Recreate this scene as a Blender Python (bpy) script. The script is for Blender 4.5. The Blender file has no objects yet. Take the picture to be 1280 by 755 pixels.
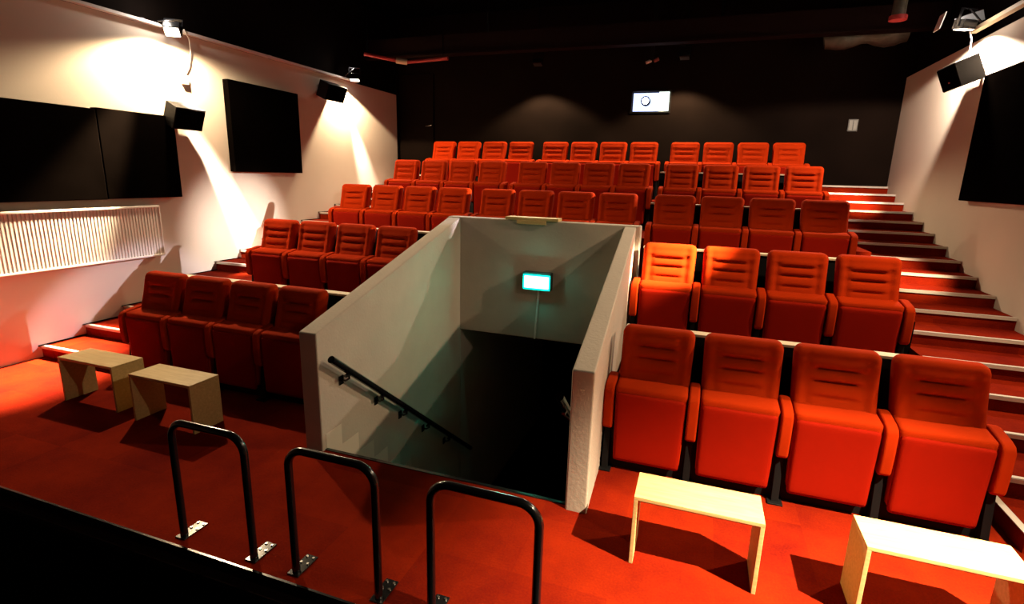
import bpy, bmesh, math, random
from mathutils import Vector, Matrix, Euler
random.seed(4)
PI = math.pi
SC = bpy.context.scene
COL = SC.collection

# ------------------------------------------------------------------ camera
CAM_H = 2.0
cd = bpy.data.cameras.new('camera'); cam = bpy.data.objects.new('camera', cd); COL.objects.link(cam)
cd.sensor_fit = 'HORIZONTAL'; cd.sensor_width = 36.0; cd.lens = 664.38 / 1280 * 36.0
cd.clip_start = 0.05; cd.clip_end = 100
right_ax = Vector((0.94210751, 0.33432524, 0.02569209))
up_ax = Vector((-0.10001145, 0.20703731, 0.97320772))
fwd_ax = Vector((-0.32004868, 0.9194358, -0.22848775))
rot = Matrix((right_ax, up_ax, -fwd_ax)).transposed()
cam.matrix_world = Matrix.Translation((0, 0, CAM_H)) @ rot.to_4x4()
SC.camera = cam

# ------------------------------------------------------------------ colour management, world
SC.view_settings.view_transform = 'Standard'
SC.view_settings.look = 'None'
SC.view_settings.gamma = 1.0
SC.view_settings.use_curve_mapping = False
SC.view_settings.exposure = 0.0
w = bpy.data.worlds.new('world'); SC.world = w; w.use_nodes = True
w.node_tree.nodes['Background'].inputs[0].default_value = (0.9, 0.75, 0.7, 1)
w.node_tree.nodes['Background'].inputs[1].default_value = 0.004

# ------------------------------------------------------------------ lamps of the room
def spot(name, loc, target, watts, angle, blend, color, radius=0.04):
    l = bpy.data.lights.new(name, 'SPOT'); l.energy = watts; l.spot_size = math.radians(angle)
    l.spot_blend = blend; l.color = color; l.shadow_soft_size = radius
    o = bpy.data.objects.new(name, l); COL.objects.link(o); o.location = loc
    d = Vector(target) - Vector(loc); o.rotation_euler = d.to_track_quat('-Z', 'Y').to_euler()
    return o
WARM = (1.0, 0.75, 0.46); COOL = (0.95, 0.9, 1.0)
# lens position, wash target, wash watts, beam target, beam watts
LAMP_A = (-6.20, 5.16, 3.57)
LAMP_B = (-6.20, 8.78, 3.62)
LAMP_C = (2.62, 8.02, 3.76)
LAMP_D = (2.65, 1.60, 3.70)
LAMP_E = (2.62, 4.50, 3.56)
LAMP_F = (-3.20, 10.30, 4.05)
LAMP_G = (-0.55, 10.30, 4.05)
spot('light_wash_a', LAMP_A, (-6.12, 5.5, 0), 600, 165, 0.35, WARM)
spot('light_beam_a', LAMP_A, (-6.25, 6.15, .70), 7500, 30, 1.0, (1, .85, .68))
spot('light_near_a', LAMP_A, (-6.15, 2.95, 0), 19000, 28, 1.0, WARM)
spot('light_wash_b', LAMP_B, (-6.1, 8.6, 0), 400, 140, 0.10, WARM)
spot('light_beam_b', LAMP_B, (-6.50, 9.45, 2.0), 1500, 22, 1.0, (1, .85, .68))
spot('light_wash_c', LAMP_C, (2.45, 8.4, 0), 560, 156, 0.12, (1, .80, .62))
spot('light_throw_c', LAMP_C, (-6.5, 4.5, -.35), 2300, 16, 0.35, (.95, .84, 1), .03)
spot('light_hot_c', LAMP_C, (-6.5, 6.2, 1.1), 8000, 13, 1.0, (1, .9, .8), .03)
spot('light_upper_steps_e', LAMP_E, (2.25, 9.75, 1.8), 9000, 9, 1.0, WARM)  # extra beam added at lamp E to brighten the upper right steps
spot('light_wash_e', LAMP_E, (0.9, 4.6, 0), 520, 100, 0.6, WARM)
spot('light_beam_e', LAMP_E, (-0.14, 5.20, 1.33), 16000, 11, 1.0, WARM)
spot('light_step_e', LAMP_E, (2.2, 7.1, 1.0), 4000, 17, 0.9, WARM)
spot('light_wash_d', LAMP_D, (0.95, 2.2, 0), 6800, 50, 1.0, (1, .78, .50), .02)
spot('light_fill_d', LAMP_D, (-1.0, 3.0, 0), 120, 110, 0.8, (1, .80, .55), .02)
spot('light_rim_f', LAMP_F, (-3.1, 9.3, 0), 420, 128, 0.3, WARM)
spot('light_rim_g', LAMP_G, (-0.6, 9.3, 0), 420, 128, 0.3, WARM)
def rail_fill(name, loc, watts):          # unseen point light added near a lamp housing to brighten the wall rails
    l = bpy.data.lights.new(name, 'POINT'); l.energy = watts; l.color = (1, .88, .75); l.shadow_soft_size = .02
    o = bpy.data.objects.new(name, l); COL.objects.link(o); o.location = loc
rail_fill('light_rail_fill_a', (-6.25, 5.10, 3.83), 14)
rail_fill('light_rail_fill_b', (-6.25, 8.75, 3.84), 4)
rail_fill('light_rail_fill_c', (2.55, 7.70, 3.90), 6)

# ------------------------------------------------------------------ materials
def mat(name, color, rough=0.6, metal=0.0, emit=None, estr=0.0, noise=0.0, nscale=8.0, bump=0.0, bscale=200.0, color2=None, sheen=0.0, spec=0.5, coat=0.0):
    m = bpy.data.materials.new(name); m.use_nodes = True
    nt = m.node_tree; b = nt.nodes['Principled BSDF']
    b.inputs['Base Color'].default_value = (*color, 1); b.inputs['Roughness'].default_value = rough
    b.inputs['Metallic'].default_value = metal; b.inputs['Specular IOR Level'].default_value = spec
    b.inputs['Coat Weight'].default_value = coat
    if sheen: b.inputs['Sheen Weight'].default_value = sheen
    if emit: b.inputs['Emission Color'].default_value = (*emit, 1); b.inputs['Emission Strength'].default_value = estr
    tc = nt.nodes.new('ShaderNodeTexCoord')
    if noise or color2:
        n = nt.nodes.new('ShaderNodeTexNoise'); n.inputs['Scale'].default_value = nscale; n.inputs['Detail'].default_value = 6
        nt.links.new(tc.outputs['Object'], n.inputs['Vector'])
        r = nt.nodes.new('ShaderNodeValToRGB'); r.color_ramp.elements[0].position = .35; r.color_ramp.elements[1].position = .65
        c2 = color2 or tuple(c * (1 - noise) for c in color)
        r.color_ramp.elements[0].color = (*c2, 1); r.color_ramp.elements[1].color = (*color, 1)
        nt.links.new(n.outputs['Fac'], r.inputs['Fac']); nt.links.new(r.outputs['Color'], b.inputs['Base Color'])
    if bump:
        n2 = nt.nodes.new('ShaderNodeTexNoise'); n2.inputs['Scale'].default_value = bscale; n2.inputs['Detail'].default_value = 3
        nt.links.new(tc.outputs['Object'], n2.inputs['Vector'])
        bp = nt.nodes.new('ShaderNodeBump'); bp.inputs['Strength'].default_value = bump; bp.inputs['Distance'].default_value = 0.004
        nt.links.new(n2.outputs['Fac'], bp.inputs['Height']); nt.links.new(bp.outputs['Normal'], b.inputs['Normal'])
    return m
def carpet_mat():
    m = bpy.data.materials.new('carpet_red'); m.use_nodes = True; nt = m.node_tree; b = nt.nodes['Principled BSDF']
    b.inputs['Roughness'].default_value = .95; b.inputs['Specular IOR Level'].default_value = .03
    tc = nt.nodes.new('ShaderNodeTexCoord')
    # carpet tiles, each a slightly different tone
    br = nt.nodes.new('ShaderNodeTexVoronoi'); br.feature = 'F1'; br.distance = 'CHEBYCHEV'; br.inputs['Scale'].default_value = 2.0; br.inputs['Randomness'].default_value = 0.0
    nt.links.new(tc.outputs['Object'], br.inputs['Vector'])
    sep = nt.nodes.new('ShaderNodeSeparateColor'); nt.links.new(br.outputs['Color'], sep.inputs['Color'])
    n = nt.nodes.new('ShaderNodeTexNoise'); n.inputs['Scale'].default_value = 2.2; n.inputs['Detail'].default_value = 8; n.inputs['Roughness'].default_value = .65
    nt.links.new(tc.outputs['Object'], n.inputs['Vector'])
    n3 = nt.nodes.new('ShaderNodeTexNoise'); n3.inputs['Scale'].default_value = 90; n3.inputs['Detail'].default_value = 2
    nt.links.new(tc.outputs['Object'], n3.inputs['Vector'])
    a = nt.nodes.new('ShaderNodeMath'); a.operation = 'MULTIPLY_ADD'; a.inputs[1].default_value = .22; nt.links.new(sep.outputs[0], a.inputs[0]); nt.links.new(n.outputs['Fac'], a.inputs[2])
    a2 = nt.nodes.new('ShaderNodeMath'); a2.operation = 'MULTIPLY_ADD'; a2.inputs[1].default_value = .35; nt.links.new(n3.outputs['Fac'], a2.inputs[0]); nt.links.new(a.outputs[0], a2.inputs[2])
    r = nt.nodes.new('ShaderNodeValToRGB'); r.color_ramp.elements[0].position = .45; r.color_ramp.elements[1].position = 1.0
    r.color_ramp.elements[0].color = (.09, .0032, .0016, 1); r.color_ramp.elements[1].color = (.21, .0125, .0015, 1)
    nt.links.new(a2.outputs[0], r.inputs['Fac']); nt.links.new(r.outputs['Color'], b.inputs['Base Color'])
    bp = nt.nodes.new('ShaderNodeBump'); bp.inputs['Strength'].default_value = .35; bp.inputs['Distance'].default_value = .004
    nt.links.new(n3.outputs['Fac'], bp.inputs['Height']); nt.links.new(bp.outputs['Normal'], b.inputs['Normal'])
    return m
def wood_mat(name, c1, c2):
    m = bpy.data.materials.new(name); m.use_nodes = True; nt = m.node_tree; b = nt.nodes['Principled BSDF']
    b.inputs['Roughness'].default_value = .5; b.inputs['Specular IOR Level'].default_value = .3
    tc = nt.nodes.new('ShaderNodeTexCoord'); mp = nt.nodes.new('ShaderNodeMapping'); mp.inputs['Scale'].default_value = (1.5, 14, 14)
    nt.links.new(tc.outputs['Object'], mp.inputs['Vector'])
    n = nt.nodes.new('ShaderNodeTexNoise'); n.inputs['Scale'].default_value = 4; n.inputs['Detail'].default_value = 6; n.inputs['Distortion'].default_value = .6
    nt.links.new(mp.outputs['Vector'], n.inputs['Vector'])
    r = nt.nodes.new('ShaderNodeValToRGB'); r.color_ramp.elements[0].position = .35; r.color_ramp.elements[1].position = .7
    r.color_ramp.elements[0].color = (*c1, 1); r.color_ramp.elements[1].color = (*c2, 1)
    nt.links.new(n.outputs['Fac'], r.inputs['Fac']); nt.links.new(r.outputs['Color'], b.inputs['Base Color'])
    return m
M = {
 'carpet': carpet_mat(),
 'fabric': mat('seat_fabric', (.35, .022, .0012), .9, noise=.12, nscale=3, bump=.25, bscale=380, spec=.04),
 'pan': mat('seat_pan_fabric', (.25, .0070, .001), .85, noise=.06, nscale=3, bump=.15, bscale=380, spec=.04),
 'black_plastic': mat('black_plastic', (.004, .004, .0045), .6, spec=.15),
 'black_metal': mat('black_paint_metal', (.006, .006, .007), .22, spec=.5, coat=.3),
 'wall': mat('painted_wall', (.66, .57, .48), .85, noise=.05, nscale=1.2, bump=.12, bscale=60, spec=.2),
 'parapet': mat('parapet_plaster', (.47, .40, .33), .8, noise=.08, nscale=3, bump=.55, bscale=45, spec=.25),
 'black_wall': mat('black_wall', (.0045, .0028, .0022), .85, noise=.3, nscale=1.5, spec=.03),
 'back_wall': mat('back_wall_black', (.008, .0045, .0032), .9, noise=.3, nscale=1.5, spec=.03),
 'ceiling': mat('black_ceiling', (.0012, .0012, .0012), .9, spec=.02),
 'black_felt': mat('black_felt', (.0016, .0011, .0009), .95, noise=.25, nscale=2.5, spec=.0),
 'wood': wood_mat('birch_plywood', (.55, .38, .15), (.66, .48, .21)),
 'ply_edge': mat('plywood_edge', (.50, .34, .17), .6, noise=.35, nscale=40),
 'white_paint': mat('white_enamel', (.74, .70, .66), .4, spec=.4),
 'nosing': mat('aluminium_nosing', (.62, .55, .48), .4, metal=.35),
 'alu': mat('aluminium', (.55, .55, .58), .35, metal=.7),
 'ledge': mat('ledge_cap', (.66, .52, .34), .6, noise=.1, nscale=6),
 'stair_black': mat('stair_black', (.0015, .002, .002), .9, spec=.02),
 'beam': mat('beam_brown', (.008, .002, .0015), .8, spec=.1),
 'red_pipe': mat('red_pipe', (.32, .02, .02), .5),
 'duct': mat('foil_duct', (.10, .09, .07), .5, metal=.4, noise=.4, nscale=9, bump=.8, bscale=18),
 'chrome': mat('steel', (.6, .58, .55), .25, metal=1),
 'lens': mat('lamp_lens', (1, .95, .85), .3, emit=(1, .9, .72), estr=25),
 'lens_dim': mat('lamp_lens_dim', (1, .95, .85), .3, emit=(1, .9, .72), estr=8),
 'lens_dark': mat('lamp_lens_dark', (.02, .02, .02), .5),  # lens coloured dark to hide its glow; there is no hood
 'rail_paint': mat('rail_paint', (.72, .68, .66), .45),
 'exit_green': mat('exit_face', (.2, .9, .75), .4, emit=(.25, 1, .72), estr=5.5),
 'exit_edge': mat('exit_diffuser_edge', (.0, .5, .4), .4, emit=(0, .8, .55), estr=.9),
 'exit_body': mat('exit_housing', (.02, .05, .05), .5),
 'proj_lens': mat('projector_lens_glow', (.8, .85, 1), .2, emit=(.72, .78, 1), estr=30),
 'proj_front_glow': mat('projector_front_glow', (.3, .4, .7), .2, emit=(.5, .6, 1.0), estr=1.9),  # projector front made to glow, standing in for the lens glare on it
 'proj_card': mat('port_lit_white', (.9, .95, .9), .5, emit=(.85, 1, .92), estr=1.6),  # card glows by its own emission
 'white_plastic': mat('white_plastic', (.7, .66, .62), .45),
 'skirt': mat('light_skirting', (.60, .52, .43), .7),
 'switch_grey': mat('switch_grey', (.05, .045, .04), .6),
 'rocker': mat('rocker_grey', (.12, .11, .09), .5),
 'badge': mat('grey_badge', (.3, .06, .05), .4),
}

# ------------------------------------------------------------------ mesh helpers
class MB:
    def __init__(s): s.v = []; s.f = []; s.smooth = []
    def add(s, vs, fs, sm=False):
        o = len(s.v); s.v += [tuple(v) for v in vs]; s.f += [tuple(i + o for i in f) for f in fs]; s.smooth += [sm] * len(fs); return s
    def box(s, x0, x1, y0, y1, z0, z1, mx=None):
        vs = [Vector((x, y, z)) for x in (x0, x1) for y in (y0, y1) for z in (z0, z1)]
        if mx: vs = [mx @ v for v in vs]
        return s.add(vs, [(0, 1, 3, 2), (4, 6, 7, 5), (0, 4, 5, 1), (2, 3, 7, 6), (0, 2, 6, 4), (1, 5, 7, 3)])
    def prism(s, pts, axis, a, b, mx=None):     # pts 2d polygon extruded along axis from a to b
        def P(p, t):
            v = {'x': (t, p[0], p[1]), 'y': (p[0], t, p[1]), 'z': (p[0], p[1], t)}[axis]
            v = Vector(v); return mx @ v if mx else v
        n = len(pts); vs = [P(p, a) for p in pts] + [P(p, b) for p in pts]
        fs = [tuple(range(n)), tuple(range(2 * n - 1, n - 1, -1))] + [(i, i + n, (i + 1) % n + n, (i + 1) % n) for i in range(n)]
        return s.add(vs, fs)
    def tube(s, pts, r, n=12, cap=True):
        pts = [Vector(p) for p in pts]; rings = []; up = None
        for i, p in enumerate(pts):
            t = ((pts[min(i + 1, len(pts) - 1)] - p).normalized() + (p - pts[max(i - 1, 0)]).normalized())
            t.normalize()
            if up is None:
                up = Vector((0, 0, 1)) if abs(t.z) < .9 else Vector((1, 0, 0))
            a = t.cross(up).normalized(); up = a.cross(t).normalized()
            rr = r[i] if isinstance(r, (list, tuple)) else r
            rings.append([p + (a * math.cos(2 * PI * k / n) + up * math.sin(2 * PI * k / n)) * rr for k in range(n)])
        vs = [v for R in rings for v in R]; fs = []
        for i in range(len(pts) - 1):
            for k in range(n): fs.append((i * n + k, i * n + (k + 1) % n, (i + 1) * n + (k + 1) % n, (i + 1) * n + k))
        s.add(vs, fs, True)
        if cap:
            s.add(rings[0], [tuple(range(n))[::-1]]); s.add(rings[-1], [tuple(range(n))])
        return s
    def build(s, name, m, parent=None, bevel=0.0, seg=2, smooth=None, label=None):
        me = bpy.data.meshes.new(name); me.from_pydata(s.v, [], s.f)
        bm = bmesh.new(); bm.from_mesh(me); bmesh.ops.recalc_face_normals(bm, faces=bm.faces); bm.to_mesh(me); bm.free()
        for p, sm in zip(me.polygons, s.smooth): p.use_smooth = sm if smooth is None else smooth
        me.materials.append(m); o = bpy.data.objects.new(name, me); COL.objects.link(o)
        if parent: o.parent = parent
        if bevel:
            b = o.modifiers.new('bevel', 'BEVEL'); b.width = bevel; b.segments = seg; b.limit_method = 'ANGLE'; b.angle_limit = math.radians(40)
            if seg > 1:
                for p in me.polygons: p.use_smooth = True
                try: wn = o.modifiers.new('wn', 'WEIGHTED_NORMAL'); wn.keep_sharp = True
                except Exception: pass
        if label: o['label'] = label
        return o
def tag(o, label=None, cat=None, group=None, kind=None):
    if label: o['label'] = label
    if cat: o['category'] = cat
    if group: o['group'] = group
    if kind: o['kind'] = kind
    return o
def empty(name, loc, rz=0.0):
    o = bpy.data.objects.new(name, None); o.empty_display_size = .1; COL.objects.link(o); o.location = loc; o.rotation_euler = (0, 0, rz); return o
def struct(name, mb, m, **k): return tag(mb.build(name, m, **k), kind='structure')
def copy_tree(o, parent=None):
    c = o.copy(); COL.objects.link(c)
    if parent: c.parent = parent
    for ch in list(o.children): copy_tree(ch, c)
    return c
def box(x0, x1, y0, y1, z0, z1): return MB().box(x0, x1, y0, y1, z0, z1)

# ------------------------------------------------------------------ dimensions
XL, XR, YB = -6.5, 2.9, 10.80
YR = [3.7465, 5.3267, 7.0243, 8.6823, 10.2125]; RISE = .4196
X0 = {'L': [-4.916, -4.9055, -4.9903, -5.0699, -5.0883], 'M': [None, None, -2.6797, -2.706, -2.7506], 'R': [-.200, -.2539, -.3301, -.3484, -.3945]}
SXL, SXR = -5.36, 1.90                 # inner edges of the side aisles
EDGE = 1.78                            # front edge of the carpeted floor
WX0, WX1 = -2.45, -.62                 # stairwell opening
def sy(k): return 3.44 + .4543 * (k - 1)
def sz(k): return .12 + .1175 * (k - 1)

# ------------------------------------------------------------------ floors, tiers
fb = MB()
fb.box(XL, XR, EDGE, 2.93, -.12, 0)
fb.box(XL, -2.55, 2.93, 4.2, -.12, 0)
fb.box(-.52, XR, 2.93, 4.2, -.12, 0)
struct('floor', fb, M['carpet'])
struct('floor_fascia', box(XL, XR, EDGE + .005, EDGE + .1, -1.1, -.12), M['black_wall'])
struct('trim_1', box(XL, XR, EDGE - .012, EDGE, -.05, .006), M['black_metal'])
struct('trim_2', box(XL, XR, EDGE - .07, EDGE - .012, -.10, -.06), M['beam'])
struct('floor_lower', box(XL - .2, XR + .2, -4, EDGE + .1, -1.2, -1.1), M['ceiling'])
tiers = [None, 3.93, 5.55, 7.19, 8.84]
for r in range(1, 5):
    z = RISE * r; y0 = tiers[r]; y1 = tiers[r + 1] if r < 4 else YB
    mb = MB()
    if r == 1:
        mb.box(SXL, -2.6, y0, y1, -.1, z).box(-.53, SXR, y0, y1, -.1, z)
    else:
        mb.box(SXL, SXR, y0, y1, z - .45, z)
    struct('floor_tier', mb, M['carpet'])
struct('trim_3', box(SXL, SXR, tiers[2] - .001, tiers[2] + .02, .3, RISE * 2 - .01), M['black_wall'])

# side aisle stairs
for side, xa, xb in (('left', XL, SXL), ('right', SXR, XR)):
    mb = MB()
    for k in range(1, 18):
        y0 = sy(k); y1 = sy(k + 1) if k < 17 else YB
        mb.box(xa, xb, y0, YB if k == 17 else y1 + .02, sz(k) - .32 if k > 1 else -.05, sz(k))
    st = struct('floor_stairs_' + side, mb, M['carpet'])
    for k in range(1, 18):
        n = MB().box(xa + .01, xb - .004, sy(k) - .012, sy(k) + .034, sz(k) - .001, sz(k) + .006).box(xa + .01, xb - .004, sy(k) - .014, sy(k) - .001, sz(k) - .022, sz(k) + .006)
        n.build('nosing', M['nosing'], st)
e = MB().box(SXR - .012, SXR + .03, sy(1) - .012, sy(2), sz(1), sz(1) + .006)
struct('trim_4', e, M['nosing'])
struct('trim_5', box(SXL - .01, SXL + .0, sy(1), YB, .0, .11), M['black_wall'])

# ------------------------------------------------------------------ walls, ceiling
WT = 3.67
struct('wall_left', box(XL - .25, XL, -4, 10.68, -1.2, WT), M['wall'])
struct('wall_left_upper', box(XL - .35, XL - .12, -4, YB, WT, 5.2).box(XL - .25, XL, 10.68, YB + .02, -.5, 5.2), M['black_wall'])
struct('wall_right', box(XR, XR + .25, -4, 10.78, -1.2, 3.73), M['wall'])
struct('wall_right_upper', box(XR + .12, XR + .35, -4, YB, 3.73, 5.2), M['black_wall'])
PX0, PX1, PZ0, PZ1 = -1.46, -.78, 3.27, 3.625
bw = MB().box(XL - .3, PX0, YB, YB + .15, -.5, 5.2).box(PX1, XR + .3, YB, YB + .15, -.5, 5.2).box(PX0, PX1, YB, YB + .15, -.5, PZ0).box(PX0, PX1, YB, YB + .15, PZ1, 5.2)
struct('wall_back', bw, M['back_wall'])
struct('ceiling', box(XL - .35, XR + .35, -4, YB + .15, 5.2, 5.3), M['ceiling'])
# skirting beside the left steps
sk = MB()
for k in range(1, 18):
    sk.box(XL, XL + .008, sy(k) - .03, sy(k) + .4543, sz(k), sz(k) + .012)
struct('baseboard_left', sk, M['black_wall'])

# ------------------------------------------------------------------ stairwell
def skew_wall(name, a0, a1, b0, b1, zf, zb, ztop_front, ztop_back, yf, yb, m):
    # a: inner/outer x at front, b: inner/outer x at back
    v = [(a0, yf, zf), (a1, yf, zf), (b1, yb, zb), (b0, yb, zb), (a0, yf, ztop_front), (a1, yf, ztop_front), (b1, yb, ztop_back), (b0, yb, ztop_back)]
    mb = MB().add(v, [(0, 1, 2, 3), (4, 5, 6, 7), (0, 1, 5, 4), (1, 2, 6, 5), (2, 3, 7, 6), (3, 0, 4, 7)])
    return struct(name, mb, m, bevel=.012, seg=2)
skew_wall('wall_stairwell_left', -2.60, WX0, -2.66, -2.51, -2.6, -2.6, .90, 1.555, 2.90, 5.42, M['parapet'])
skew_wall('wall_stairwell_right', WX1, -.485, -.715, -.60, -2.6, -2.6, .92, 1.555, 2.88, 5.42, M['parapet'])
struct('wall_stairwell_back', box(-2.66, -.555, 5.40, 5.54, .27, 1.56), M['parapet'], bevel=.012)
struct('wall_passage_left', box(-2.66, -2.51, 5.42, 9, -2.6, .27), M['parapet'])
struct('wall_passage_right', box(-.70, -.55, 5.42, 9, -2.6, .27), M['parapet'])
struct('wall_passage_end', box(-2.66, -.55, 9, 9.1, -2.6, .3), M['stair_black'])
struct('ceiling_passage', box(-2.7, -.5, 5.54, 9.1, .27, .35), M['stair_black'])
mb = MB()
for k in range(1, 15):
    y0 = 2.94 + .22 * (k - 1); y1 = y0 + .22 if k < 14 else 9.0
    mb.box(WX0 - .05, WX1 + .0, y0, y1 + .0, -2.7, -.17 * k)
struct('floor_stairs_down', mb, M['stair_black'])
struct('trim_6', box(WX0, WX1, 2.925, 2.952, -.02, .006), M['black_metal'])
# stepped light skirting along the left wall of the stairwell
pts = [(2.945, .12)]
for k in range(6):
    yk = 3.13 + .215 * k
    pts += [(yk, .12 - .172 * k), (yk, .12 - .172 * (k + 1))]
pts += [(pts[-1][0] + .15, pts[-1][1]), (pts[-1][0] + .15, -1.3), (2.945, -.3)]
sk = MB().prism(pts, 'x', WX0 - .06, WX0 + .002)
def shear(mb):   # follow the slight splay of the wall
    mb.v = [(x - .024 * (y - 2.9), y, z) for x, y, z in mb.v]; return mb
struct('trim_7', shear(sk), M['skirt'])

def handrail(x, side, label, sg):
    o = empty('handrail', (x, 2.95, .71))
    tag(o, label, 'handrail', 'stairwell handrails')
    sl = -.773; L = 2.6
    dx = -.024 * L
    MB().tube([(0, 0, 0), (dx, L, sl * L)], .028, 12).build('rail', M['black_metal'], o)
    for yy in (.2, .66, 1.05, 1.5, 2.0):
        zc = sl * yy; xx = dx * yy / L
        b = MB().tube([(xx, yy, zc - .02), (xx, yy, zc - .06), (xx - sg * .035, yy, zc - .085), (xx - sg * .072, yy, zc - .085)], .008, 8)
        b.box(xx - .012, xx + .012, yy - .05, yy + .05, zc - .035 , zc - .018)
        b.box(min(xx - sg * .078, xx - sg * .070), max(xx - sg * .078, xx - sg * .070), yy - .025, yy + .025, zc - .12, zc - .05)
        b.build('bracket', M['black_metal'], o)
    return o
handrail(-2.372, 'left', 'black handrail sloping down along the left wall of the stairwell', 1)
handrail(-.705, 'right', 'black handrail behind the right parapet of the stairwell, almost hidden', -1)

# exit sign and conduit on the stairwell's end wall
o = empty('exit_sign', (-1.58, 5.40, .925)); tag(o, 'glowing green emergency exit sign box on the stairwell end wall', 'exit sign')
box(-.155, .155, -.09, .0, -.09, .10).build('housing', M['exit_body'], o, bevel=.006)
box(-.135, .135, -.098, -.0885, -.068, .062).build('lit_face', M['exit_green'], o, bevel=.003)
MB().box(-.15, .15, -.094, -.0895, -.085, .078).build('edge_glow', M['exit_edge'], o)
tag(MB().tube([(-1.575, 5.388, .84), (-1.60, 5.388, .275)], .012, 8).build('conduit', M['white_plastic']), 'thin grey vertical conduit running down from the green exit sign', 'conduit')
gl = bpy.data.lights.new('light_exit', 'AREA'); gl.energy = 6; gl.color = (.1, 1, .75); gl.shape = 'RECTANGLE'; gl.size = .26; gl.size_y = .12
g = bpy.data.objects.new('light_exit', gl); COL.objects.link(g); g.location = (-1.58, 5.29, .925); g.rotation_euler = (PI / 2, 0, 0)
# board lying on top of the end wall
o = MB().box(-.29, .29, -.06, .10, 0, .03).box(-.16, .16, -.062, -.045, -.04, 0).build('board', M['wood'], bevel=.003); o.location = (-1.68, 5.43, 1.562)
tag(o, 'small pale wooden board lying on top of the stairwell end wall', 'board')

# ------------------------------------------------------------------ knee ledges behind the seat rows
for (nm, xa, xb, r) in (('L', SXL + .02, -2.66, 1), ('R', -.45, 1.64, 1), ('L', SXL + .02, -2.72, 2), ('R', -.52, 1.60, 2), ('R', -.64, 1.54, 3), ('R', -.68, 1.5, 4)):
    yb = YR[r - 1] + .15; zt = .035 if r < 3 else -.02
    side = {'L': 'left', 'M': 'middle', 'R': 'right'}[nm]; row = {1: 'front', 2: 'second', 3: 'third', 4: 'fourth'}[r]
    o = empty('partition', ((xa + xb) / 2, yb, RISE * (r - 1)))
    tag(o, 'low black partition with pale cap behind the %s row of the %s seats' % (row, side), 'partition', 'low partitions behind the seat rows')
    h = (xb - xa) / 2
    box(-h, h, 0, .05, 0, .885 + zt).build('panel', M['black_plastic'], o)
    box(-h, h, -.01, .085, .885 + zt, .905 + zt).build('cap', M['ledge'], o, bevel=.003)

# ------------------------------------------------------------------ seats
def pad(w0, w1, h, t, rc, re, nu=30, nv=56, front=None, bend=None, back_re=.02):
    """upholstered pad in local XZ, front towards -Y; w0 bottom width, w1 top width"""
    V = []; F = []
    def pos(i, j):
        u = -1 + 2 * i / nu; v = j / nv
        # cluster samples near borders
        u = math.sin(u * PI / 2) * .45 + u * .55; v2 = (math.sin((v * 2 - 1) * PI / 2) * .45 + (v * 2 - 1) * .55 + 1) / 2
        z = v2 * h; w = (w0 + (w1 - w0) * v2) / 2; x = u * w
        cx = w - rc
        for cz, s in ((rc, -1), (h - rc, 1)):
            if abs(x) > cx and (z - cz) * s > 0:
                dx = abs(x) - cx; dz = (z - cz) * s; m = max(dx, dz); l = math.hypot(dx, dz)
                if l > 1e-9:
                    k = m / l; dx *= k; dz *= k
                x = math.copysign(cx + dx, x); z = cz + dz * s
        # distance to border
        e = min(w - abs(x), z, h - z)
        for cz, s in ((rc, -1), (h - rc, 1)):
            if abs(x) > cx and (z - cz) * s > 0: e = rc - math.hypot(abs(x) - cx, (z - cz) * s)
        return x, z, max(e, 0)
    for sgn in (0, 1):
        for j in range(nv + 1):
            for i in range(nu + 1):
                x, z, e = pos(i, j)
                r_ = re if sgn == 0 else back_re
                q = min(e / r_, 1); roundv = r_ * (1 - math.sqrt(max(0, 1 - (1 - q) ** 2)))
                if sgn == 0:
                    y = -t / 2 + roundv
                    if front: y += front(x, z) * q
                else: y = t / 2 - roundv
                if bend: y += bend(z)
                V.append((x, y, z))
    N = (nu + 1) * (nv + 1); idx = lambda s, i, j: s * N + j * (nu + 1) + i
    for j in range(nv):
        for i in range(nu):
            F.append((idx(0, i, j), idx(0, i + 1, j), idx(0, i + 1, j + 1), idx(0, i, j + 1)))
            F.append((idx(1, i, j), idx(1, i, j + 1), idx(1, i + 1, j + 1), idx(1, i + 1, j)))
    for i in range(nu):
        F.append((idx(0, i, 0), idx(1, i, 0), idx(1, i + 1, 0), idx(0, i + 1, 0))); F.append((idx(0, i, nv), idx(0, i + 1, nv), idx(1, i + 1, nv), idx(1, i, nv)))
    for j in range(nv):
        F.append((idx(0, 0, j), idx(0, 0, j + 1), idx(1, 0, j + 1), idx(1, 0, j))); F.append((idx(0, nu, j), idx(1, nu, j), idx(1, nu, j + 1), idx(0, nu, j + 1)))
    mb = MB(); mb.add(V, F, True); return mb
BH = .50; BZ = .497
def back_front(x, z):
    zz = z + BZ; d = 0
    win = 1 / (1 + math.exp((abs(x) - .120) / .010))
    for zc, amp, wd in ((.868, .030, .0085), (.790, .036, .0085), (.700, .012, .010)):
        d += amp * win * math.exp(-((zz - zc) / wd) ** 2)
    for zc, wd in ((.905, .03), (.825, .03), (.737, .035)):
        d -= .012 * math.exp(-((zz - zc) / wd) ** 2) * (1 - (x / .25) ** 2)
    d += .010 * math.exp(-((abs(x) - .16) / .02) ** 2) * (1 if zz < .9 else .4)
    d -= .018 * max(0, (abs(x) - .15) / .09) ** 2 * (1 if .55 < zz < .93 else .5)   # side bolsters
    return d
def back_bend(z):
    t = 1 - z / BH; return -.155 * t ** 1.4
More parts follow.
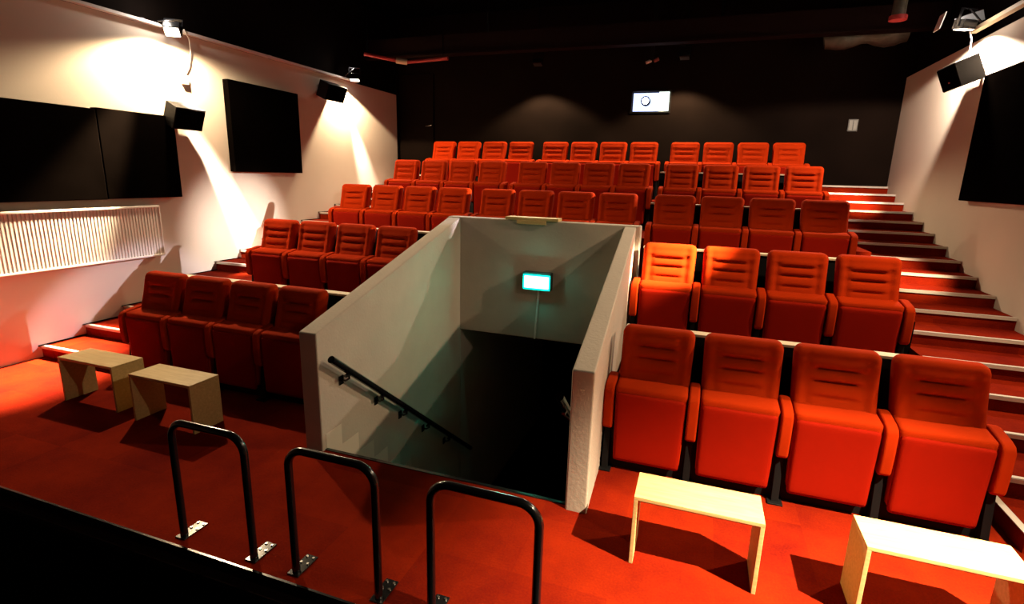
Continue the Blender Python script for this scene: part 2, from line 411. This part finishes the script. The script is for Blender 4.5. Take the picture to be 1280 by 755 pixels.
def make_seat():
    o = empty('cinema_seat', (0, 0, 0))
    b = pad(.47, .49, BH, .11, .055, .045, front=back_front, bend=back_bend)
    b.v = [(x, y - .01, z + BZ) for x, y, z in b.v]; b.build('backrest', M['fabric'], o)
    s = pad(.45, .48, BH - .03, .02, .05, .008, 8, 10, bend=back_bend, back_re=.008)
    s.v = [(x, y + .052, z + BZ + .008) for x, y, z in s.v]; s.build('back_shell', M['black_plastic'], o)
    # folded cushion: thick at the top, thin at the bottom
    c = pad(.445, .468, .52, .19, .016, .014, 14, 20)
    def cu(x, y, z):
        k = z / .52; th = .45 + .55 * k
        yy = (y + .095) * th - .305 + .012 * (1 - k); return (x, yy, z + .118 + .018 * max(0, (y + .075) / .15) * (1 if k > .8 else 0))
    c.v = [cu(*v) for v in c.v]; c.build('seat_cushion', M['fabric'], o)
    p = pad(.438, .452, .505, .03, .018, .006, 12, 14, back_re=.004)
    p.v = [(x, y - .302 + .012 * (1 - z / .52) - .004, z + .09) for x, y, z in p.v]; p.build('seat_pan', M['pan'], o)
    add_arm(o, -.275)
    box(-.275, .275, -.235, -.215, 0, .34).build('base_panel', M['black_plastic'], o)
    # seat hinge bar under the backrest
    MB().tube([(-.25, -.14, .34), (.25, -.14, .34)], .016, 8).build('hinge_bar', M['black_metal'], o)
    return o
def arm_pts():
    # outline in YZ
    return [(-.325, .35), (-.315, .33), (-.295, .32), (-.14, .33), (-.10, .35), (-.06, .62), (-.08, .66), (-.13, .665), (-.26, .645), (-.305, .630), (-.328, .595), (-.332, .47)]
def add_arm(o, x):
    a = MB().prism(arm_pts(), 'x', x - .034, x + .034).build('armrest', M['fabric'], o, bevel=.015, seg=4)
    s = MB().prism([(-.30, 0), (-.02, 0), (-.06, .34), (-.09, .60), (-.22, .60), (-.26, .30)], 'x', x - .022, x + .022)
    s.box(x - .045, x + .045, -.33, .0, 0, .012)
    s.build('support_leg', M['black_plastic'], o, bevel=.003)
proto = make_seat()
end_parts = []
used = False
# last seat of each group also has the right-hand armrest
proto_end = copy_tree(proto); add_arm(proto_end, .275)
ROWN = ['front', 'second', 'third', 'fourth', 'back']
NUMN = {0: 'leftmost', 1: 'second from left', 2: 'third from left', 3: 'rightmost'}
BLK = {'L': 'left-hand block', 'M': 'middle block behind the stairwell', 'R': 'right-hand block'}
EXTRA = {('R', 2, 0): 'most brightly lit folded orange cinema seat', ('L', 1, 3): 'dim dark red cinema seat'}
first = {'n': proto, 'e': proto_end}; placed = {'n': False, 'e': False}
for bk in 'LMR':
    for r in range(5):
        if X0[bk][r] is None: continue
        for i in range(4):
            k = 'e' if i == 3 else 'n'
            if placed[k]: s = copy_tree(first[k])
            else: s = first[k]; placed[k] = True
            s.location = (X0[bk][r] + .55 * i, YR[r], RISE * r)
            if r == 4 and bk == 'R' and i == 0: pass
            side = {'L': 'left-hand block', 'M': 'middle block', 'R': 'right-hand block'}[bk]
            look = EXTRA.get((bk, r + 1, i), 'folded red cinema seat')
            tag(s, '%s, %s in the %s row of the %s' % (look, NUMN[i], ROWN[r], side), 'cinema seat', 'folded red cinema seats')

# ------------------------------------------------------------------ plywood benches
def bench(x0, x1, y0, y1, h, label):
    o = empty('bench', ((x0 + x1) / 2, (y0 + y1) / 2, 0)); a = (x1 - x0) / 2; b = (y1 - y0) / 2; t = .02
    tag(o, label, 'bench', 'plywood benches')
    box(-a, a, -b, b, h - t, h).build('tabletop', M['wood'], o, bevel=.002)
    for s in (-1, 1):
        xa, xb = (-a, -a + t) if s < 0 else (a - t, a)
        box(xa, xb, -b, b, 0, h - t).build('leg', M['wood'], o, bevel=.002)
    box(-a + t, a - t, -b + .002, b - .002, h - t - .0035, h - t).build('underside', M['ply_edge'], o)
    return o
bench(-.185, .44, 2.545, 2.80, .40, 'brightly lit plywood bench in front of the right seats, nearer the stairwell')
bench(.865, 1.50, 2.545, 2.80, .40, 'brightly lit plywood bench at the lower right corner')
bench(-5.09, -4.43, 2.79, 3.06, .40, 'dim plywood bench nearest the left wall steps')
bench(-4.17, -3.52, 2.745, 3.01, .40, 'dim plywood bench in front of the left seats, nearer the stairwell')

# ------------------------------------------------------------------ bent tube barriers
def hoop(x0, x1, y, label):
    o = empty('tube_barrier', ((x0 + x1) / 2, y, 0)); tag(o, label, 'barrier', 'black tube barriers along the floor edge')
    a = (x1 - x0) / 2; rc = .095; H = .70; pts = [(-a, 0, .01), (-a, 0, .3), (-a, 0, H - rc)]
    for i in range(1, 9): t = i / 8 * PI / 2; pts.append((-a + rc - rc * math.cos(t), 0, H - rc + rc * math.sin(t)))
    for i in range(0, 9): t = i / 8 * PI / 2; pts.append((a - rc + rc * math.sin(t), 0, H - rc + rc * math.cos(t)))
    pts += [(a, 0, .3), (a, 0, .01)]
    MB().tube(pts, .020, 16).build('tube', M['black_metal'], o)
    for s in (-1, 1):
        f = box(s * a - .035, s * a + .035, -.03, .125, 0, .008).build('foot_plate', M['black_metal'], o, bevel=.002)
        for bx, by in ((-.02, .06), (.02, .06), (-.02, .105), (.02, .105)):
            MB().tube([(s * a + bx, by, .008), (s * a + bx, by, .014)], .007, 8).build('bolt', M['chrome'], f)
    return o
hoop(-2.545, -2.05, 1.85, 'black bent-tube barrier on the floor edge, in front of the left benches')
hoop(-1.775, -1.285, 1.85, 'black bent-tube barrier on the floor edge, between the other two')
hoop(-1.0, -.50, 1.85, 'black bent-tube barrier nearest the right benches, feet below the picture')

# ------------------------------------------------------------------ left wall: panels, radiator
def panel(x0, x1, y0, y1, z0, z1, label, seam=None):
    o = box(x0, x1, y0, y1, z0, z1).build('acoustic_panel', M['black_felt'], bevel=.008, seg=2)
    return tag(o, label, 'acoustic panel', 'black acoustic wall panels')
panel(XL + .012, XL + .11, 2.35, 4.272, 1.635, 2.615, 'large black acoustic panel above the radiator, cut by the left edge')
panel(XL + .012, XL + .11, 4.280, 5.215, 1.640, 2.632, 'black acoustic panel above the radiator, under the nearer left speaker')
panel(XL + .012, XL + .11, 6.10, 7.49, 1.975, 3.230, 'square black acoustic panel between the two left wall speakers')
panel(XR - .09, XR - .012, 5.6, 7.72, 1.87, 3.235, 'black acoustic panel on the right wall, cut by the right edge')
o = empty('radiator', (XL, 3.3, .92)); tag(o, 'long white ribbed panel radiator on the left wall', 'radiator')
mb = MB(); pts = []
y0, y1 = -1.5, 1.57; n = int((y1 - y0) / .036)
prof = []
for i in range(n):
    ya = y0 + i * .036
    prof += [(.098, ya), (.098, ya + .017), (.087, ya + .022), (.087, ya + .031)]
prof += [(.098, y1), (.03, y1), (.03, y0)]
mb.prism([(x, y) for x, y in prof], 'z', .02, .60); ob = mb.build('ribbed_front', M['white_paint'], o)
box(.028, .106, y0 - .01, y1 + .01, .60, .625).build('top_grille', M['white_paint'], o, bevel=.003)
box(.028, .106, y0 - .01, y1 + .01, .0, .022).build('bottom_rail', M['white_paint'], o, bevel=.003)
box(.028, .104, y1 - .002, y1 + .014, .01, .61).build('side_cover', M['white_paint'], o, bevel=.003)
for yy in (1.3, -.8): box(.0, .03, yy - .02, yy + .02, -.015, .55).build('wall_bracket', M['alu'], o)

# ------------------------------------------------------------------ speakers
def speaker(x, y, z, w, h, d, facing, tilt, yaw, label):
    """wall speaker; facing +1 looks to +X"""
    o = empty('wall_speaker', (x, y, z)); tag(o, label, 'speaker', 'black wall speakers')
    o.rotation_euler = (0, 0, (0 if facing > 0 else PI) + math.radians(yaw))
    mx = Matrix.Rotation(math.radians(tilt), 4, 'Y')
    # cabinet narrows towards the wall
    pts = [(0, -w * .38), (d, -w / 2), (d, w / 2), (0, w * .38)]
    MB().prism(pts, 'z', -h / 2, h / 2, mx).build('cabinet', M['black_plastic'], o, bevel=.006)
    MB().box(d, d + .008, -w / 2 + .012, w / 2 - .012, -h / 2 + .012, h / 2 - .012, mx).build('grille', M['black_felt'], o, bevel=.003)
    if facing < 0: MB().box(d + .0075, d + .010, -.02, .02, -.06, -.045, mx).build('badge', M['badge'], o)
    b = MB().box(-.075, .02, -.03, .03, -.03, .03).box(-.085, -.065, -.05, .05, -.08, .08)
    b.build('wall_mount', M['white_plastic'] if facing < 0 else M['black_plastic'], o)
    return o
speaker(XL + .085, 5.27, 2.69, .42, .27, .24, 1, 22, 0, 'black speaker on the left wall below the bright floodlight')
speaker(XL + .085, 8.22, 3.42, .52, .27, .24, 1, 22, 0, 'small black speaker high on the left wall farther back')
speaker(XR - .085, 8.02, 3.37, .50, .28, .26, -1, 24, 0, 'black speaker on the right wall with its shadow below')

# ------------------------------------------------------------------ wall rails and floodlights
o = tag(MB().box(-6.50, -6.42, -1, 9.2, 3.672, 3.705).build('mounting_rail', M['rail_paint'], bevel=.003), 'light metal rail running along the top of the left wall', 'rail')
for yy in (1, 3, 5, 7, 9): MB().box(-6.56, -6.44, yy - .02, yy + .02, WT, 3.715).build('rail_foot', M['alu'], o)
o = tag(MB().box(2.78, 2.85, -1, 8.3, 3.80, 3.845).build('mounting_rail', M['ledge'], bevel=.003), 'brown rail running along the top of the right wall', 'rail')
for yy in (1, 3, 5, 7): MB().box(2.79, 2.92, yy - .02, yy + .02, 3.73, 3.81).build('rail_foot', M['alu'], o)

def flood(loc, aim, label, bright=True, lens=None):
    o = empty('floodlight', loc); tag(o, label, 'floodlight', 'floodlights')
    d = (Vector(aim) - Vector(loc)).normalized()
    q = d.to_track_quat('-Z', 'Y').to_matrix().to_4x4()
    def T(a): return q @ Matrix.Translation((0, 0, a))
    # lens just above the lamp's light (behind it)
    h = MB().prism([(-.09, -.07), (.09, -.07), (.09, .07), (-.09, .07)], 'z', .03, .13, q)
    h.build('housing', M['black_metal'], o, bevel=.006)
    MB().box(-.075, .075, -.055, .055, .022, .031, q).build('lens', M[lens] if lens else (M['lens'] if bright else M['lens_dim']), o)
    for s in (-1, 1):
        MB().box(s * .098 - .004, s * .098 + .004, -.015, .015, .06, .24, q).build('yoke', M['black_metal'], o)
    MB().box(-.102, .102, -.015, .015, .235, .245, q).build('yoke_bridge', M['black_metal'], o)
    top = q @ Vector((0, 0, .24))
    x, y, z = loc
    end = Vector((0, 0, 5.2 - z)) if abs(x) < 5 and x < 2 else (Vector((-6.42 - x, 0, 3.72 - z)) if x < 0 else Vector((2.82 - x, 0, 3.82 - z)))
    MB().tube([top, end], .010, 8).build('mounting_arm', M['black_metal'], o)
    return o
flood(LAMP_F, (-3.2, 9.3, 0), 'small black downlight near the back wall, left of the projector window', False, 'lens_dark')
flood(LAMP_G, (-.6, 9.3, 0), 'small black downlight near the back wall, right above the projector window', False, 'lens_dark')
flood(LAMP_A, (-5.0, 3.6, 1.2), 'glaring white floodlight above the nearer left speaker')
flood(LAMP_B, (-6.0, 8.4, 0), 'floodlight at the top of the left wall farther back', False)
fc = flood(LAMP_C, (2.3, 8.6, 0), 'floodlight with open pale flaps above the right wall speaker', False)
mx = Matrix.Rotation(math.radians(-35), 4, 'Y')
MB().box(-.26, -.25, -.09, .09, -.02, .16, Matrix.Rotation(math.radians(12), 4, 'Y')).build('barn_door', M['white_plastic'], fc)
MB().box(-.05, .22, -.005, .005, .06, .17, Matrix.Rotation(math.radians(-18), 4, 'Y')).build('barn_door', M['alu'], fc)
flood(LAMP_E, (0.6, 4.6, 0), 'floodlight on the right wall beside the second seat row', False)
flood(LAMP_D, (0.9, 2.6, 0), 'floodlight on the right wall beside the front benches', False)
tag(MB().tube([(-6.40, 5.50, 3.71), (-6.42, 5.58, 3.62), (-6.46, 5.62, 3.5), (-6.47, 5.58, 3.3), (-6.485, 5.52, 3.16)], .008, 8).build('cable', M['white_plastic']), 'short hanging cable beside the bright floodlight on the left wall', 'cable')
tag(box(XL, XL + .05, 5.46, 5.54, 3.06, 3.17).build('junction_box', M['white_plastic'], bevel=.006), 'small pale junction box on the left wall above the nearer speaker', 'junction box')
tag(MB().tube([(2.70, 8.10, 3.84), (2.76, 8.12, 3.70), (2.76, 8.10, 3.52)], .007, 8).build('cable', M['white_plastic']), 'short cable dropping to the right wall speaker', 'cable')

# ------------------------------------------------------------------ back wall things
d = struct('door_1', box(XL + .05, -5.645, YB - .045, YB - .002, 2.0, 4.08), M['back_wall'], bevel=.004)
MB().tube([(-5.80, YB - .05, 3.02), (-5.80, YB - .10, 3.02), (-5.66, YB - .10, 3.04)], .012, 8).build('door_handle', M['chrome'], d)
o = box(-.075, .075, -.02, 0, -.10, .10).build('wall_switch', M['switch_grey'], bevel=.006); o.location = (2.25, YB, 3.0)
tag(o, 'small pale double switch plate on the black back wall, right side', 'switch')
box(-.06, -.006, -.026, -.019, -.08, .08).build('rocker', M['rocker'], o); box(.006, .06, -.026, -.019, -.08, .08).build('rocker', M['rocker'], o)
o = empty('projector', (-1.12, YB + .10, 3.26)); tag(o, 'running projector shining bluish white through the back wall window', 'projector')
box(-.40, .38, .10, .55, .0, .36).build('body', M['black_plastic'], o, bevel=.01)
mb = MB().tube([(-.10, .10, .21), (-.10, -.03, .21)], .085, 24); mb.build('lens_barrel', M['black_plastic'], o)
MB().tube([(-.10, -.029, .21), (-.10, -.038, .21)], .06, 24).build('lens', M['proj_lens'], o)
box(-.34, .14, .085, .10, .01, .365).build('lit_front', M['proj_front_glow'], o)
tag(box(-.975, PX1, YB + .07, YB + .078, PZ0, PZ1).build('lit_card', M['proj_card']), 'bright white rectangle at the right of the projection window', 'screen')
fr = MB().box(PX0 - .03, PX1 + .03, YB - .02, YB + .02, PZ1, PZ1 + .03).box(PX0 - .03, PX1 + .03, YB - .02, YB + .02, PZ0 - .03, PZ0).box(PX0 - .03, PX0, YB - .02, YB + .02, PZ0, PZ1).box(PX1, PX1 + .03, YB - .02, YB + .02, PZ0, PZ1)
tag(fr.build('window_1', M['black_plastic']), kind='structure')
o = empty('ceiling_device', (-1.13, 10.6, 4.10)); tag(o, 'small ceiling device with two pale ends above the projector', 'ceiling device')
box(-.03, .03, -.03, .03, .02, 1.10).build('drop_rod', M['black_plastic'], o)
MB().tube([(-.10, -.02, -.02), (-.01, 0, .02)], .028, 10).build('head', M['white_plastic'], o); MB().tube([(.04, 0, .01), (.12, -.02, .04)], .028, 10).build('head', M['badge'], o)

# ------------------------------------------------------------------ ceiling gear
o = tag(MB().box(XL - .1, XR + .1, 9.72, 9.80, 4.22, 4.55).box(XL - .1, XR + .1, 9.66, 9.86, 4.20, 4.23).build('ceiling_beam', M['beam']), 'dark steel beam crossing under the ceiling in front of the back wall', 'beam')
for x in (-4, 0): MB().tube([(x, 9.76, 4.5), (x, 9.76, 5.2)], .02, 8).build('hanger', M['black_metal'], o)
o = tag(MB().tube([(-6.1, 8.95, 4.12), (-5.55, 9.3, 4.04), (-5.5, 9.35, 4.03), (-4.6, 9.35, 4.06)], .032, 10).build('sprinkler_pipe', M['red_pipe']), 'red sprinkler pipe with a pale elbow under the ceiling at left', 'pipe')
MB().tube([(-5.62, 9.26, 4.05), (-5.44, 9.35, 4.03)], .05, 10).build('elbow', M['ledge'], o)
for x in (-6.05, -4.7): MB().tube([(x, 9.0 if x < -5 else 9.35, 4.12), (x, 9.0 if x < -5 else 9.35, 5.2)], .01, 6).build('hanger', M['black_metal'], o)
# foil duct
pts = [(1.55 + i * .1, 10.25 - .01 * i, 4.22 + .015 * math.sin(i * 1.4) + i * .006) for i in range(12)]
rr = [.12 + .03 * math.sin(i * .9) + .05 * (i / 11) for i in range(12)]
o = tag(MB().tube(pts, rr, 16).build('duct', M['duct']), 'crumpled grey foil duct hanging under the ceiling at right', 'duct')
MB().tube([(1.7, 10.24, 4.3), (1.7, 10.24, 5.2)], .012, 6).build('hanger', M['black_metal'], o)
o = tag(MB().tube([(2.05, 8.4, 4.06), (2.05, 8.4, 5.2)], .075, 16).build('vertical_pipe', M['duct']), 'dark vertical pipe hanging from the ceiling at upper right', 'pipe')
MB().tube([(2.05, 8.4, 4.02), (2.05, 8.4, 4.07)], .10, 16).build('red_collar', M['red_pipe'], o)
o = tag(MB().tube([(-.68, 7.5, 4.42), (-.68, 7.5, 5.2)], .03, 10).build('smoke_detector', M['black_plastic']), 'small detector on a rod from the ceiling near the top edge', 'detector')
MB().tube([(-.68, 7.5, 4.38), (-.68, 7.5, 4.43)], .07, 14).build('head', M['ledge'], o)
